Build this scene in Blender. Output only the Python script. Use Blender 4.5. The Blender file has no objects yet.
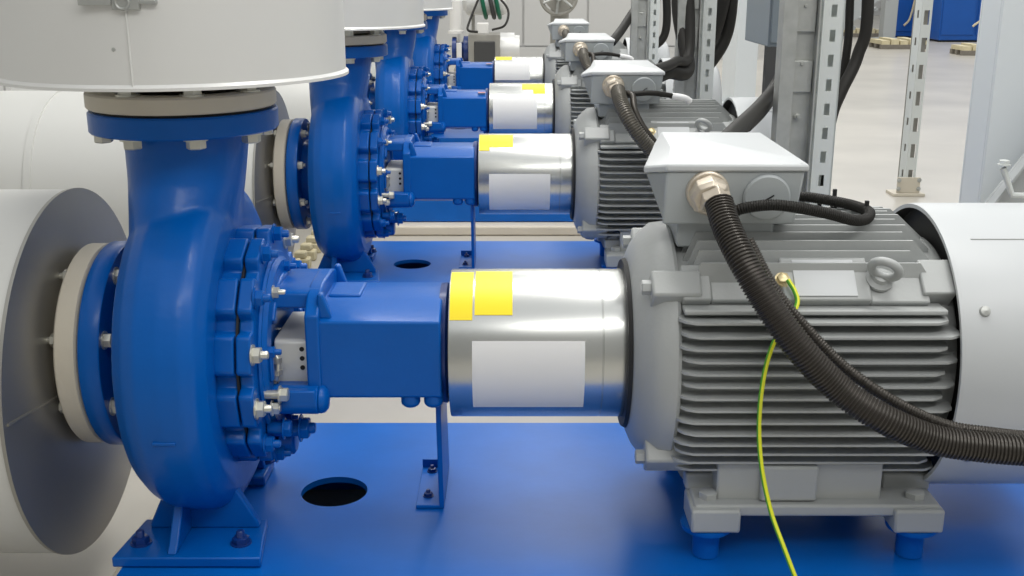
import bpy, math, random
from math import sin, cos, pi, sqrt, atan, atan2, radians
from mathutils import Vector, Matrix
random.seed(4)
S = bpy.context.scene
COL = S.collection

# ------------------------------------------------------------------ camera
FPX = 1100.0
PITCH = atan(315 / FPX)
CAMZ = 1.5
cd = bpy.data.cameras.new('camera'); cam = bpy.data.objects.new('camera', cd)
COL.objects.link(cam)
cam.location = (0, 0, CAMZ)
cam.rotation_euler = (pi / 2 - PITCH, 0, 0)
cd.sensor_width = 36; cd.lens = 36 * FPX / 1024
cd.clip_start = 0.05; cd.clip_end = 200
S.camera = cam

# ------------------------------------------------------------------ world, lamps, exposure
w = bpy.data.worlds.new('hall_light'); S.world = w; w.use_nodes = True
bg = w.node_tree.nodes['Background']
bg.inputs[0].default_value = (0.90, 0.92, 0.93, 1); bg.inputs[1].default_value = 0.70
S.view_settings.view_transform = 'Standard'; S.view_settings.look = 'None'
S.view_settings.exposure = 0.3; S.view_settings.gamma = 1.0
S.view_settings.use_curve_mapping = False

def area(name, loc, target, sx, sy, power, col=(1, .98, .94)):
    l = bpy.data.lights.new(name, 'AREA'); l.shape = 'RECTANGLE'; l.size = sx; l.size_y = sy
    l.energy = power; l.color = col
    o = bpy.data.objects.new(name, l); COL.objects.link(o); o.location = loc
    d = Vector(target) - Vector(loc)
    o.rotation_euler = d.to_track_quat('-Z', 'Y').to_euler()
    return o
# rows of ceiling lamps running across the hall
area('ceiling_lamp', (0.6, 3.4, 5.2), (0.4, 3.2, 0), 6.0, 0.5, 120)
area('ceiling_lamp', (0.6, 7.5, 5.2), (0.4, 7.5, 0), 8.0, 0.6, 130)
area('ceiling_lamp', (1.0, 12.5, 5.2), (1.0, 12.5, 0), 12.0, 0.8, 190)
area('ceiling_lamp', (5.0, 19, 5.4), (5.0, 19, 0), 16.0, 1.2, 260)
area('ceiling_lamp', (6.0, 25, 5.4), (6.0, 25, 0), 16.0, 1.2, 260)
area('ceiling_lamp', (1.5, -0.6, 4.2), (0.2, 2.6, 0.6), 5.0, 0.5, 60)

# ------------------------------------------------------------------ materials
def mat(name, col, rough=.5, metal=0.0, coat=0.0, bump=0.0, bscale=120, var=0.0, vscale=6, spec=None, aniso=None):
    m = bpy.data.materials.new(name); m.use_nodes = True
    nt = m.node_tree; b = nt.nodes['Principled BSDF']
    b.inputs['Base Color'].default_value = (*col, 1)
    b.inputs['Roughness'].default_value = rough; b.inputs['Metallic'].default_value = metal
    if coat: b.inputs['Coat Weight'].default_value = coat; b.inputs['Coat Roughness'].default_value = .12
    if spec is not None: b.inputs['Specular IOR Level'].default_value = spec
    tc = nt.nodes.new('ShaderNodeTexCoord')
    if bump:
        n = nt.nodes.new('ShaderNodeTexNoise'); n.inputs['Scale'].default_value = bscale; n.inputs['Detail'].default_value = 3
        bp = nt.nodes.new('ShaderNodeBump'); bp.inputs['Strength'].default_value = bump; bp.inputs['Distance'].default_value = .002
        nt.links.new(tc.outputs['Object'], n.inputs['Vector'])
        nt.links.new(n.outputs['Fac'], bp.inputs['Height']); nt.links.new(bp.outputs[0], b.inputs['Normal'])
    if var:
        n = nt.nodes.new('ShaderNodeTexNoise'); n.inputs['Scale'].default_value = vscale; n.inputs['Detail'].default_value = 5
        mx = nt.nodes.new('ShaderNodeMixRGB')
        mx.inputs[1].default_value = (*[c * (1 - var) for c in col], 1)
        mx.inputs[2].default_value = (*[min(1, c * (1 + var)) for c in col], 1)
        nt.links.new(tc.outputs['Object'], n.inputs['Vector'])
        nt.links.new(n.outputs['Fac'], mx.inputs[0]); nt.links.new(mx.outputs[0], b.inputs['Base Color'])
    return m
BLUE = mat('blue_enamel', (0.0, 0.100, 0.42), .32, coat=.08, spec=.25, bump=.25, bscale=60, var=.10, vscale=9)
PLATE = mat('blue_plate_paint', (0.0, 0.116, 0.48), .36, coat=.0, spec=.35, bump=.12, bscale=25, var=.18, vscale=7)
DBLUE = mat('dark_blue_enamel', (0.004, 0.03, 0.17), .35, coat=.2)
GREY = mat('motor_grey', (0.40, 0.415, 0.41), .42, bump=.2, bscale=90, var=.06)
COWL = mat('cowl_grey', (0.54, 0.56, 0.57), .4, var=.02)
BOXG = mat('terminal_box_grey', (0.40, 0.43, 0.44), .42, bump=.1)
CLAD = mat('cladding_sheet', (0.74, 0.74, 0.72), .38, metal=.25, var=.05, vscale=2)
ALU = mat('aluminium_cap', (0.40, 0.39, 0.36), .45, metal=.85, var=.08, vscale=2.5)
STEEL = mat('brushed_steel', (0.62, 0.63, 0.61), .27, metal=.95, var=.06, vscale=3)
WHITEP = mat('white_cladding', (0.74, 0.73, 0.70), .45, var=.03, vscale=2)
CREAM = mat('primer_cream', (0.60, 0.55, 0.45), .5, bump=.2, var=.1)
DPRIM = mat('dark_primer_grey', (0.20, 0.18, 0.15), .6, var=.2, vscale=20)  # dark grey-brown for pipe necks and timber bearers
BOLT = mat('zinc_bolt', (0.62, 0.61, 0.54), .32, metal=.7)
BRASS = mat('yellow_zinc', (0.62, 0.52, 0.30), .35, metal=.7)
DARK = mat('rubber_and_gap_shade', (0.012, 0.012, 0.012), .6)  # rubber parts, and gap shade put in as black at motor ends
CABLE = mat('black_cable', (0.018, 0.017, 0.015), .55, bump=.1, spec=.3)
CONDUIT = mat('conduit_metal', (0.055, 0.049, 0.042), .34, metal=.4)
CONDUIT2 = mat('conduit_brown', (0.13, 0.12, 0.10), .36, metal=.4)
GLAND = mat('gland_nickel', (0.62, 0.55, 0.45), .38, metal=.6, var=.2, vscale=60)
YELLOW = mat('yellow_sticker', (0.95, 0.74, 0.005), .45)
LABELW = mat('white_label', (0.82, 0.82, 0.82), .4)
PINK = mat('pink_tag', (0.85, 0.35, 0.32), .5)
GREENW = mat('wire_green', (0.10, 0.38, 0.03), .4)
YELLW = mat('wire_yellow', (0.78, 0.80, 0.03), .4)
GALV = mat('galvanised', (0.44, 0.45, 0.43), .42, metal=.55, var=.22, vscale=22)
WSTEEL = mat('white_strut', (0.66, 0.69, 0.67), .45, metal=.15, var=.03)
COLP = mat('column_paint', (0.66, 0.70, 0.72), .45)
COLG = mat('grey_beam_paint', (0.40, 0.42, 0.42), .45)
PANEL = mat('panel_grey', (0.22, 0.26, 0.29), .4)
FLOORM = mat('polished_floor', (0.47, 0.445, 0.395), .33, coat=.1, var=.3, vscale=1.0)
PLINTH = mat('plinth_concrete', (0.66, 0.60, 0.50), .6, var=.08)
WALLM = mat('wall_panel_paint', (0.54, 0.54, 0.53), .5)
MBLUE = mat('cabinet_blue', (0.004, 0.09, 0.40), .4, var=.15, vscale=2)
WOOD = mat('pale_timber', (0.62, 0.55, 0.36), .7, var=.2, vscale=12)
GREEN = mat('green_hose', (0.0, 0.12, 0.06), .4)
BLACKP = mat('dark_grey_paint', (0.05, 0.05, 0.05), .5)
VALVEG = mat('mixed_grey', (0.30, 0.29, 0.26), .5, var=.2, vscale=10)

# ------------------------------------------------------------------ mesh building
def spline(pts, n=8):
    P = [Vector(p) for p in pts]
    P = [P[0] * 2 - P[1]] + P + [P[-1] * 2 - P[-2]]
    out = []
    for i in range(1, len(P) - 2):
        for k in range(n):
            t = k / n; a, b, c, d = P[i - 1:i + 3]
            out.append(.5 * ((2 * b) + (-a + c) * t + (2 * a - 5 * b + 4 * c - d) * t * t + (-a + 3 * b - 3 * c + d) * t ** 3))
    out.append(P[-2].copy())
    return out
def resample(P, step):
    L = [0]
    for a, b in zip(P, P[1:]): L.append(L[-1] + (b - a).length)
    n = max(2, int(L[-1] / step)); out = []; j = 0
    for i in range(n + 1):
        s = L[-1] * i / n
        while j < len(L) - 2 and L[j + 1] < s: j += 1
        t = (s - L[j]) / max(1e-9, L[j + 1] - L[j])
        out.append(P[j].lerp(P[j + 1], t))
    return out

class M:
    def __init__(s, off=(0, 0, 0)): s.v = []; s.f = []; s.m = []; s.off = Vector(off)
    def add(s, vs, fs, mi=0):
        n = len(s.v); s.v += [Vector(p) for p in vs]
        for k in fs: s.f.append([n + i for i in k]); s.m.append(mi)
    def box(s, x0, x1, y0, y1, z0, z1, mi=0, R=None, c=None):
        vs = [Vector((x, y, z)) for z in (z0, z1) for y in (y0, y1) for x in (x0, x1)]
        if R is not None:
            c = Vector(c) if c is not None else Vector(((x0 + x1) / 2, (y0 + y1) / 2, (z0 + z1) / 2))
            vs = [c + R @ (p - c) for p in vs]
        s.add(vs, [(0, 2, 3, 1), (4, 5, 7, 6), (0, 1, 5, 4), (2, 6, 7, 3), (0, 4, 6, 2), (1, 3, 7, 5)], mi)
    def prism(s, poly, ax, a0, a1, mi=0):
        n = len(poly)
        def P(a, q):
            return {'x': (a, q[0], q[1]), 'y': (q[0], a, q[1]), 'z': (q[0], q[1], a)}[ax]
        vs = [P(a0, q) for q in poly] + [P(a1, q) for q in poly]
        area2 = sum(poly[i][0] * poly[(i + 1) % n][1] - poly[(i + 1) % n][0] * poly[i][1] for i in range(n))
        flip = (area2 < 0) ^ (ax == 'y') ^ (a1 < a0)
        fs = [tuple(range(n - 1, -1, -1)), tuple(range(n, 2 * n))] + [(i, (i + 1) % n, n + (i + 1) % n, n + i) for i in range(n)]
        if flip: fs = [tuple(reversed(q)) for q in fs]
        s.add(vs, fs, mi)
    def rev(s, prof, o, d, seg=32, mi=0, closed=False, ph=0.0, rfun=None, caps=True):
        o = Vector(o); d = Vector(d).normalized()
        u = d.orthogonal().normalized()
        if abs(d.z) < .9: u = (Vector((0, 0, 1)) - d * d.z).normalized()
        else: u = Vector((1, 0, 0))
        w_ = d.cross(u); vs = []
        for a, r in prof:
            for k in range(seg):
                t = 2 * pi * k / seg + ph
                rr = r * (rfun(t) if rfun else 1)
                vs.append(o + d * a + (u * cos(t) + w_ * sin(t)) * rr)
        fs = []
        n = len(prof)
        for i in range(n if closed else n - 1):
            j = (i + 1) % n
            for k in range(seg):
                k2 = (k + 1) % seg
                fs.append((i * seg + k, i * seg + k2, j * seg + k2, j * seg + k))
        if not closed and caps:
            if prof[0][1] > 1e-6: fs.append(tuple(range(seg - 1, -1, -1)))
            if prof[-1][1] > 1e-6: fs.append(tuple((n - 1) * seg + k for k in range(seg)))
        s.add(vs, fs, mi)
    def cyl(s, a, b, r, seg=20, r2=None, mi=0):
        a = Vector(a); b = Vector(b)
        s.rev([(0, r), ((b - a).length, r if r2 is None else r2)], a, b - a, seg, mi)
    def hexb(s, p, d, r, h, washer=True, stud=0, ph=0.3, mi=0):
        p = Vector(p); d = Vector(d).normalized()
        if washer: s.rev([(0, r * 1.25), (h * .18, r * 1.25)], p, d, 18, mi)
        s.rev([(0, r), (h * .9, r), (h, r * .85)], p, d, 6, mi, ph=ph)
        if stud: s.rev([(0, r * .5), (h + stud, r * .5), (h + stud + r * .15, r * .38)], p, d, 12, mi)
    def tube(s, P, r, seg=12, mi=0, rf=None, msplit=None):
        P = [Vector(p) for p in P]; n = len(P); vs = []; fs = []
        T = [(P[min(i + 1, n - 1)] - P[max(i - 1, 0)]).normalized() for i in range(n)]
        u = T[0].orthogonal().normalized()
        for i in range(n):
            u = (u - T[i] * u.dot(T[i])).normalized(); w_ = T[i].cross(u)
            rr = r * (rf(i) if rf else 1)
            for k in range(seg):
                t = 2 * pi * k / seg
                vs.append(P[i] + (u * cos(t) + w_ * sin(t)) * rr)
        base = len(s.v); s.v += vs
        for i in range(n - 1):
            for k in range(seg):
                k2 = (k + 1) % seg
                s.f.append([base + i * seg + k, base + i * seg + k2, base + (i + 1) * seg + k2, base + (i + 1) * seg + k])
                s.m.append(mi if msplit is None else msplit(k))
        s.f.append([base + k for k in range(seg - 1, -1, -1)]); s.m.append(mi)
        s.f.append([base + (n - 1) * seg + k for k in range(seg)]); s.m.append(mi)
    def torus(s, c, d, R, r, seg=28, sg=10, a0=0, a1=2 * pi, mi=0):
        c = Vector(c); d = Vector(d).normalized(); u = d.orthogonal().normalized(); w_ = d.cross(u)
        if a1 - a0 > 6.28:
            P = [c + (u * cos(t) + w_ * sin(t)) * R for t in [2 * pi * k / seg for k in range(seg + 1)]]
        else: P = [c + (u * cos(t) + w_ * sin(t)) * R for t in [a0 + (a1 - a0) * k / seg for k in range(seg + 1)]]
        s.tube(P, r, sg, mi)
    def patch(s, x0, x1, a0, a1, R, th=.0012, n=14, mi=0):
        # curved sheet on a cylinder about the local x axis; angle 0 = -y, 90 = +z (degrees)
        vs = []; fs = []
        for rr in (R, R + th):
            for i in range(n + 1):
                a = radians(a0 + (a1 - a0) * i / n)
                for x in (x0, x1): vs.append((x, -rr * cos(a), rr * sin(a)))
        N = 2 * (n + 1)
        for i in range(n):
            q = 2 * i
            fs.append((N + q, N + q + 1, N + q + 3, N + q + 2)); fs.append((q, q + 2, q + 3, q + 1))
            fs.append((q, N + q, N + q + 2, q + 2)); fs.append((q + 1, q + 3, N + q + 3, N + q + 1))
        fs.append((0, 1, N + 1, N)); q = 2 * n; fs.append((q, N + q, N + q + 1, q + 1))
        s.add(vs, fs, mi)

BASE = {}
def tag(o, label=None, cat=None, group=None, kind=None):
    if label: o['label'] = label
    if cat: o['category'] = cat
    if group: o['group'] = group
    if kind: o['kind'] = kind
def thing(name, base, label, cat, group=None, kind=None):
    o = bpy.data.objects.new(name, None); COL.objects.link(o); o.location = base
    o.empty_display_size = .1
    BASE[o] = Vector(base); tag(o, label, cat, group, kind)
    return o
def obj(name, m, mats, parent=None, base=None, bevel=0, angle=38, seg=2, label=None):
    if not isinstance(mats, (list, tuple)): mats = [mats]
    b = BASE[parent] if parent is not None else Vector(base if base is not None else (0, 0, 0))
    me = bpy.data.meshes.new(name)
    me.from_pydata([tuple(p + m.off - b) for p in m.v], [], m.f)
    for k in mats: me.materials.append(k)
    me.polygons.foreach_set('material_index', m.m)
    me.update()
    me.polygons.foreach_set('use_smooth', [True] * len(me.polygons))
    try: me.set_sharp_from_angle(angle=radians(angle))
    except Exception: pass
    o = bpy.data.objects.new(name, me); COL.objects.link(o); BASE[o] = b
    if parent is not None: o.parent = parent
    else: o.location = b
    if bevel:
        bv = o.modifiers.new('bevel', 'BEVEL'); bv.width = bevel; bv.segments = seg
        bv.limit_method = 'ANGLE'; bv.angle_limit = radians(35); bv.harden_normals = False
    if label: o['label'] = label
    return o
def kids(o): return [c for c in COL.objects if c.parent is o or c.parent == o]
def copy_tree(o, parent=None):
    c = o.copy(); COL.objects.link(c); c.parent = parent; BASE[c] = BASE[o]
    for ch in o.children: copy_tree(ch, c)
    return c

# ------------------------------------------------------------------ layout
YA, ZA = 2.458, 0.663          # shaft axis of the nearest set
DY = 2.26                      # spacing of the sets
PT = 0.24                      # top of the base plates
NP = 4
O = (0, YA, ZA)
ORD = ['nearest', 'second', 'third', 'fourth']

# ------------------------------------------------------------------ room
def struct(name, m, mt, base=(0, 0, 0), bevel=0, parent=None):
    o = obj(name, m, mt, parent, base, bevel)
    if parent is None: o['kind'] = 'structure'
    return o
m = M(); m.box(-9, 18, -5, 42, -.2, 0); struct('floor', m, FLOORM)
m = M(); m.box(-9, 18, -5.2, -5, 0, 6); struct('wall_front', m, WALLM)
m = M(); m.box(18, 18.2, -5, 42, 0, 6); struct('wall_right', m, WALLM)
# back wall of broad vertical sheet panels, with ledge near the floor
m = M(); m.box(-9, 4.25, 20.2, 20.4, 0, 6)
x = -9
while x < 4.2:
    m.box(x + .02, min(x + 1.13, 4.25), 20.16, 20.2, .25, 6); x += 1.15
m.box(-9, 4.25, 20.1, 20.2, 0, .22)
struct('wall_back', m, WALLM)
m = M(); m.box(4.25, 4.45, 20.2, 42, 0, 6); struct('wall_side', m, WALLM)
m = M(); m.box(4.45, 18, 41.8, 42, 0, 6)
x = 4.45
while x < 18: m.box(x + .02, x + 1.13, 41.74, 41.8, .25, 6); x += 1.15
struct('wall_far', m, WALLM)
m = M(); m.box(-4.7, -4.5, -4, 20.1, 0, 6)
y = -4
while y < 20: m.box(-4.5, -4.47, y + .02, min(20.1, y + 1.13), 0, 6); y += 1.15
struct('wall_left', m, WALLM)
for n in range(NP + 1):
    m = M(); m.box(-1.0, 1.9, YA + n * DY - .62, YA + n * DY + .60, 0, .06)
    o = obj('concrete_plinth', m, PLINTH, base=(0, YA + n * DY, 0), bevel=.012)
    if n == NP: COL.objects.unlink(o); bpy.data.objects.remove(o); continue
    o['kind'] = 'structure'; 

# ------------------------------------------------------------------ base plate (skid)
def make_baseplate():
    root = thing('base_plate', (0.35, YA, .06), '', 'base plate', 'blue steel base plates under the pump sets')
    X0, X1, Y0, Y1 = -.86, 1.62, -.515, .515
    m = M((0, YA, 0))
    hx, hy, r, q = -.449, .075, .083, .13
    zt, zb = PT, PT - .016
    N = 48
    def sq(t):
        c, s_ = cos(t), sin(t); k = q / max(abs(c), abs(s_)); return hx + c * k, hy + s_ * k
    vs = []; fs = []
    for z in (zt, zb):
        for k in range(N): t = 2 * pi * k / N + pi / 4; vs.append((hx + r * cos(t), hy + r * sin(t), z))
        for k in range(N): t = 2 * pi * k / N + pi / 4; a, b = sq(t); vs.append((a, b, z))
    for k in range(N):
        k2 = (k + 1) % N
        fs.append((k, N + k, N + k2, k2)); fs.append((2 * N + k, 2 * N + k2, 3 * N + k2, 3 * N + k))
        fs.append((k, k2, 2 * N + k2, 2 * N + k))
    m.add(vs, fs)
    # the plate around the square
    def quad(x0, x1, y0, y1):
        m.add([(x0, y0, zt), (x1, y0, zt), (x1, y1, zt), (x0, y1, zt), (x0, y0, zb), (x1, y0, zb), (x1, y1, zb), (x0, y1, zb)],
              [(0, 1, 2, 3), (7, 6, 5, 4)])
    quad(X0, hx - q, Y0, Y1); quad(hx + q, X1, Y0, Y1); quad(hx - q, hx + q, Y0, hy - q); quad(hx - q, hx + q, hy + q, Y1)
    m.add([(x, y, z) for z in (zt, zb) for x, y in ((X0, Y0), (X1, Y0), (X1, Y1), (X0, Y1))],
          [(0, 4, 5, 1), (1, 5, 6, 2), (2, 6, 7, 3), (3, 7, 4, 0)])
    obj('top_plate', m, PLATE, root)
    for y0, y1, s_ in ((Y0, Y0 + .012, 1), (Y1 - .012, Y1, -1)):
        m = M((0, YA, 0)); m.box(X0, X1, y0, y1, .066, zb)
        a, b = (y1, y1 + .06) if s_ > 0 else (y0 - .06, y0)
        m.box(X0, X1, a, b, .062, .074)
        obj('side_rail', m, PLATE, root)
    for x0 in (X0, X1 - .012):
        m = M((0, YA, 0)); m.box(x0, x0 + .012, Y0 + .012, Y1 - .012, .062, zb); obj('end_rail', m, PLATE, root)
    return root

# ------------------------------------------------------------------ pump
def real_mesh(o, name):
    dg = bpy.context.evaluated_depsgraph_get(); dg.update()
    me = bpy.data.meshes.new_from_object(o.evaluated_get(dg)); me.name = name
    o.modifiers.clear(); o.data = me
    return o
def make_pump():
    root = thing('centrifugal_pump', (-.70, YA, PT + .002), '', 'pump', 'blue centrifugal pumps in the row')
    # volute casing with tangential discharge nozzle
    m = M(O)
    prof = [(-.80, .0), (-.80, .16), (-.806, .20), (-.826, .28), (-.824, .335), (-.795, .365), (-.765, .381), (-.715, .387),
            (-.67, .384), (-.645, .368), (-.628, .335), (-.626, .29), (-.636, .22), (-.636, 0)]
    m.rev(prof, (0, 0, 0), (1, 0, 0), 96)
    def sup(cx, z, rx, ry, n=2.4, N=40, cy=0):
        out = []
        for k in range(N):
            t = 2 * pi * k / N; c, s_ = cos(t), sin(t)
            out.append((cx + rx * math.copysign(abs(c) ** (2 / n), c), cy + ry * math.copysign(abs(s_) ** (2 / n), s_), z))
        return out
    secs = [(-.7275, .515, .140, .140, 2), (-.7275, .46, .133, .138, 2), (-.731, .40, .126, .152, 2.1), (-.737, .33, .116, .19, 2.2),
            (-.738, .26, .107, .245, 2.3), (-.735, .18, .101, .305, 2.4), (-.73, .10, .097, .350, 2.5), (-.728, 0, .092, .374, 2.5), (-.728, -.1, .085, .33, 2.5)]
    vs = []
    for q in secs: vs += sup(*q[:4], n=q[4])
    N = 40; fs = [tuple(range(N))]
    for i in range(len(secs) - 1):
        for k in range(N): fs.append((i * N + k, (i + 1) * N + k, (i + 1) * N + (k + 1) % N, i * N + (k + 1) % N))
    fs.append(tuple((len(secs) - 1) * N + k for k in range(N - 1, -1, -1)))
    m.add(vs, fs)
    o = obj('volute_casing', m, BLUE, root)
    rm = o.modifiers.new('r', 'REMESH'); rm.mode = 'VOXEL'; rm.voxel_size = .0065; rm.use_smooth_shade = True
    sm = o.modifiers.new('s', 'SMOOTH'); sm.factor = .5; sm.iterations = 3
    real_mesh(o, 'volute_casing')
    # small raised casting marks on the rim of the casing
    m = M(O)
    def rim(a, dx, da, x=-.715):
        R = .381; t = radians(a)
        c = Vector((x, -R * cos(t), R * sin(t)))
        m.box(-dx, dx, -.008, .008, -da, da, R=Matrix.Identity(3), c=(0, 0, 0))
        for i in range(8):
            p = m.v[-8 + i]; m.v[-8 + i] = c + Matrix.Rotation(-t, 3, 'X') @ p
    rim(-14, .024, .004)
    obj('cast_mark', m, BLUE, root, bevel=.002)
    # flanges
    m = M(O)
    m.rev([(.504, .137), (.504, .2005), (.507, .204), (.546, .204), (.550, .2005), (.550, .137)], (-.728, 0, 0), (0, 0, 1), 64, closed=True)
    obj('discharge_flange', m, BLUE, root, bevel=.0)
    m = M(O)
    m.rev([(-.932, .13), (-.932, .236), (-.928, .239), (-.890, .239), (-.886, .236), (-.886, .150), (-.87, .142), (-.79, .142), (-.79, .13)], (0, 0, 0), (1, 0, 0), 64, closed=True)
    obj('suction_flange', m, BLUE, root)
    bm_ = M(O); bm_.hexb((0, 0, 0), (0, 0, -1), .0165, .016, stud=.0, washer=True)
    for k in range(8):
        t = radians(22.5 + 45 * k)
        p = Vector((-.728 + .174 * cos(t), .174 * sin(t), .504))
        b = M(O); b.hexb(p, (0, 0, -1), .0205, .022, ph=t); b.cyl(p + Vector((0, 0, 0)), p + Vector((0, 0, .11)), .010, 10)
        b.hexb(p + Vector((0, 0, .592 - .504)), (0, 0, 1), .0205, .022, stud=.012, ph=t)
        obj('flange_bolt', b, BOLT, root)
    for k in range(8):
        t = radians(20 + 45 * k)
        p = Vector((-.886, -.205 * cos(t), .205 * sin(t)))
        b = M(O); b.hexb(p, (1, 0, 0), .0165, .02, stud=.008); b.cyl(p, p - Vector((.10, 0, 0)), .009, 10)
        b.hexb(p - Vector((.098, 0, 0)), (-1, 0, 0), .0155, .017, stud=.008)
        obj('flange_bolt', b, BOLT, root)
    # casing cover: two castellated rings with a dark joint between them
    def lug_ring(x0, x1, rb, rl, ph, wd=9.0, n=13):
        q = M(O); prof2 = []
        for k in range(n):
            c = ph + 360 / n * k
            for a, r in ((c - wd - 2.0, rb), (c - wd, rl - .005), (c - wd + 1.5, rl), (c + wd - 1.5, rl), (c + wd, rl - .005), (c + wd + 2.0, rb), (c + 180 / n - 1.5, rb), (c + 180 / n + 1.5, rb)):
                t = radians(a); prof2.append((-r * cos(t), r * sin(t)))
        q.prism(prof2, 'x', x0, x1)
        return q
    PH = 12.7
    obj('casing_ring', lug_ring(-.642, -.588, .248, .277, PH), BLUE, root, bevel=.004)
    m = M(O); m.rev([(-.588, .255), (-.583, .255)], (0, 0, 0), (1, 0, 0), 60); obj('joint_gasket', m, DARK, root, label='black joint gasket')
    obj('casing_cover', lug_ring(-.583, -.552, .248, .277, PH), BLUE, root, bevel=.004)
    m = M(O)
    m.rev([(-.555, 0), (-.555, .215), (-.548, .218), (-.543, .214), (-.543, .205), (-.538, .200), (-.534, .196), (-.532, .165), (-.542, .155), (-.545, 0)], (0, 0, 0), (1, 0, 0), 64)
    obj('cover_flange', m, BLUE, root)
    for k in range(13):
        t = radians(PH + 360 / 13 * k); p = Vector((-.552, -.258 * cos(t), .258 * sin(t)))
        b = M(O); b.hexb(p, (1, 0, 0), .0185, .020, stud=.012)
        obj('cover_bolt', b, [BLUE, BOLT][k % 4 == 0], root, label='bare zinc cover bolt' if k % 4 == 0 else None)
    for k in range(8):
        t = radians(12 + 45 * k); p = Vector((-.535, -.180 * cos(t), .180 * sin(t)))
        b = M(O); b.hexb(p, (1, 0, 0), .0135, .015, stud=.012)
        obj('bracket_bolt', b, [BLUE, BOLT][k % 2], root)
    # bearing bracket: upper and lower arms, window between, octagonal bearing housing
    m = M(O)
    for sy in (-1, 1):
        m.prism([(sy * .185, -.03), (sy * .185, .03), (sy * .165, .03), (sy * .165, -.03)], 'x', -.535, -.525)
    up = [(-.108, .117), (-.104, .150), (-.085, .157), (.085, .157), (.104, .150), (.108, .117), (.075, .112), (-.075, .112)]
    m.prism(up, 'x', -.545, -.43)
    # ring webs beside the window
    for a0, a1 in ((35, 145), (-145, -35)):
        pts = []
        for i in range(13):
            t = radians(a0 + (a1 - a0) * i / 12); pts.append((-.17 * cos(t), .17 * sin(t)))
        for i in range(13):
            t = radians(a1 + (a0 - a1) * i / 12); pts.append((-.14 * cos(t), .14 * sin(t)))
        m.prism(pts, 'x', -.545, -.525)
    oc = [(-.150, -.080), (-.150, .097), (-.075, .126), (.075, .126), (.150, .097), (.150, -.080), (.10, -.098), (-.10, -.098)]
    m.prism(oc, 'x', -.452, -.158)
    fl = [(-.156, -.11), (-.156, .112), (-.112, .150), (-.06, .163), (.06, .163), (.112, .150), (.156, .112), (.156, -.085), (.10, -.10), (-.10, -.10)]
    m.prism(fl, 'x', -.457, -.425)
    # slanted web joining arm and housing top
    for sy in (-1, 1):
        m.prism([(-.43, .10), (-.43, .158), (-.418, .158), (-.398, .10)], 'y', sy * .125 - .012, sy * .125 + .012)
    m.box(-.42, -.345, -.05, .06, .12, .132)
    # feet bosses under the housing
    for xx in (-.230, -.178):
        m.rev([(0, .022), (.028, .022), (.036, .012)], (xx, -.125, -.075), (0, 0, -1), 20)
    obj('bearing_bracket', m, BLUE, root, bevel=.005, seg=3)
    # lower arms, a rounded bar each side
    for sy in (-1, 1):
        m = M(O)
        m.cyl((-.535, sy * .15, -.083), (-.432, sy * .15, -.083), .034, 24)
        m.rev([(0, .034), (.012, .031), (.02, .022), (.023, 0)], (-.432, sy * .15, -.083), (1, 0, 0), 24)
        m.box(-.53, -.435, sy * .15 - .034, sy * .15 + .034, -.083, -.052)
        obj('lower_arm', m, BLUE, root, bevel=.004)
    m = M(O); m.rev([(-.165, 0), (-.165, .14), (-.150, .142), (-.141, .128), (-.139, 0)], (0, 0, 0), (1, 0, 0), 48)
    obj('bearing_cover', m, DBLUE, root, label='dark blue bearing end cover')
    # shaft and perforated seal guard in the window
    m = M(O)
    P = [(-.112, -.078), (-.112, .036), (-.104, .044), (.104, .044), (.112, .036), (.112, -.078)]
    m.prism(P, 'x', -.536, -.459)
    sg = obj('seal_guard', m, CREAM2, root, bevel=.003, label='pale perforated seal guard')
    m = M(O)
    for k in range(3): m.cyl((-.474, -.1125, .022 - .022 * k), (-.474, -.1135, .022 - .022 * k), .0055, 16)
    obj('vent_hole', m, DARK, sg)
    m = M(O); m.cyl((-.55, 0, 0), (-.15, 0, 0), .035, 24); obj('shaft', m, STEEL, root)
    # flushing fittings beside the guard
    m = M(O)
    m.tube(spline([(-.535, -.135, .01), (-.525, -.142, .012), (-.523, -.144, -.01), (-.530, -.142, -.04)], 4), .007, 10)
    for zz in (.0, -.028): m.rev([(0, .0115), (.012, .0115)], (-.525, -.142, zz), (0, 0, 1), 6)
    m.rev([(0, .010), (.045, .010)], (-.55, -.195, -.055), (1, 0, 0), 12); m.hexb((-.512, -.195, -.055), (1, 0, 0), .016, .02)
    m.rev([(0, .008), (.04, .008)], (-.55, -.20, -.085), (1, 0, 0), 12); m.hexb((-.53, -.20, -.085), (1, 0, 0), .014, .018)
    obj('flush_fitting', m, BOLT, root)
    # drain plug cluster low on the cover
    m = M(O)
    m.cyl((-.55, -.10, -.175), (-.48, -.10, -.175), .020, 16); m.hexb((-.49, -.10, -.175), (1, 0, 0), .026, .022, stud=.01)
    m.cyl((-.55, -.16, -.15), (-.50, -.16, -.15), .015, 16); m.hexb((-.515, -.16, -.15), (1, 0, 0), .02, .018)
    m.rev([(0, .04), (.03, .04), (.036, .032)], (-.545, -.05, -.22), (1, 0, 0), 20)
    obj('drain_fitting', m, BLUE, root, bevel=.002)
    # cast foot under the casing
    m = M((0, YA, 0))
    z0 = PT + .002
    m.prism([(-.88, -.30), (-.552, -.30), (-.575, -.12), (-.86, -.12)], 'z', z0, z0 + .024)
    m.prism([(-.80, .10), (-.63, .10), (-.63, .22), (-.80, .22)], 'z', z0, z0 + .024)
    m.prism([(-.835, z0 + .024), (-.585, z0 + .024), (-.585, z0 + .035), (-.625, z0 + .11), (-.66, .40), (-.78, .40), (-.80, z0 + .11), (-.835, z0 + .035)], 'y', -.165, -.14)
    m.prism([(-.79, z0 + .024), (-.64, z0 + .024), (-.66, .40), (-.77, .40)], 'y', .15, .17)
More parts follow.
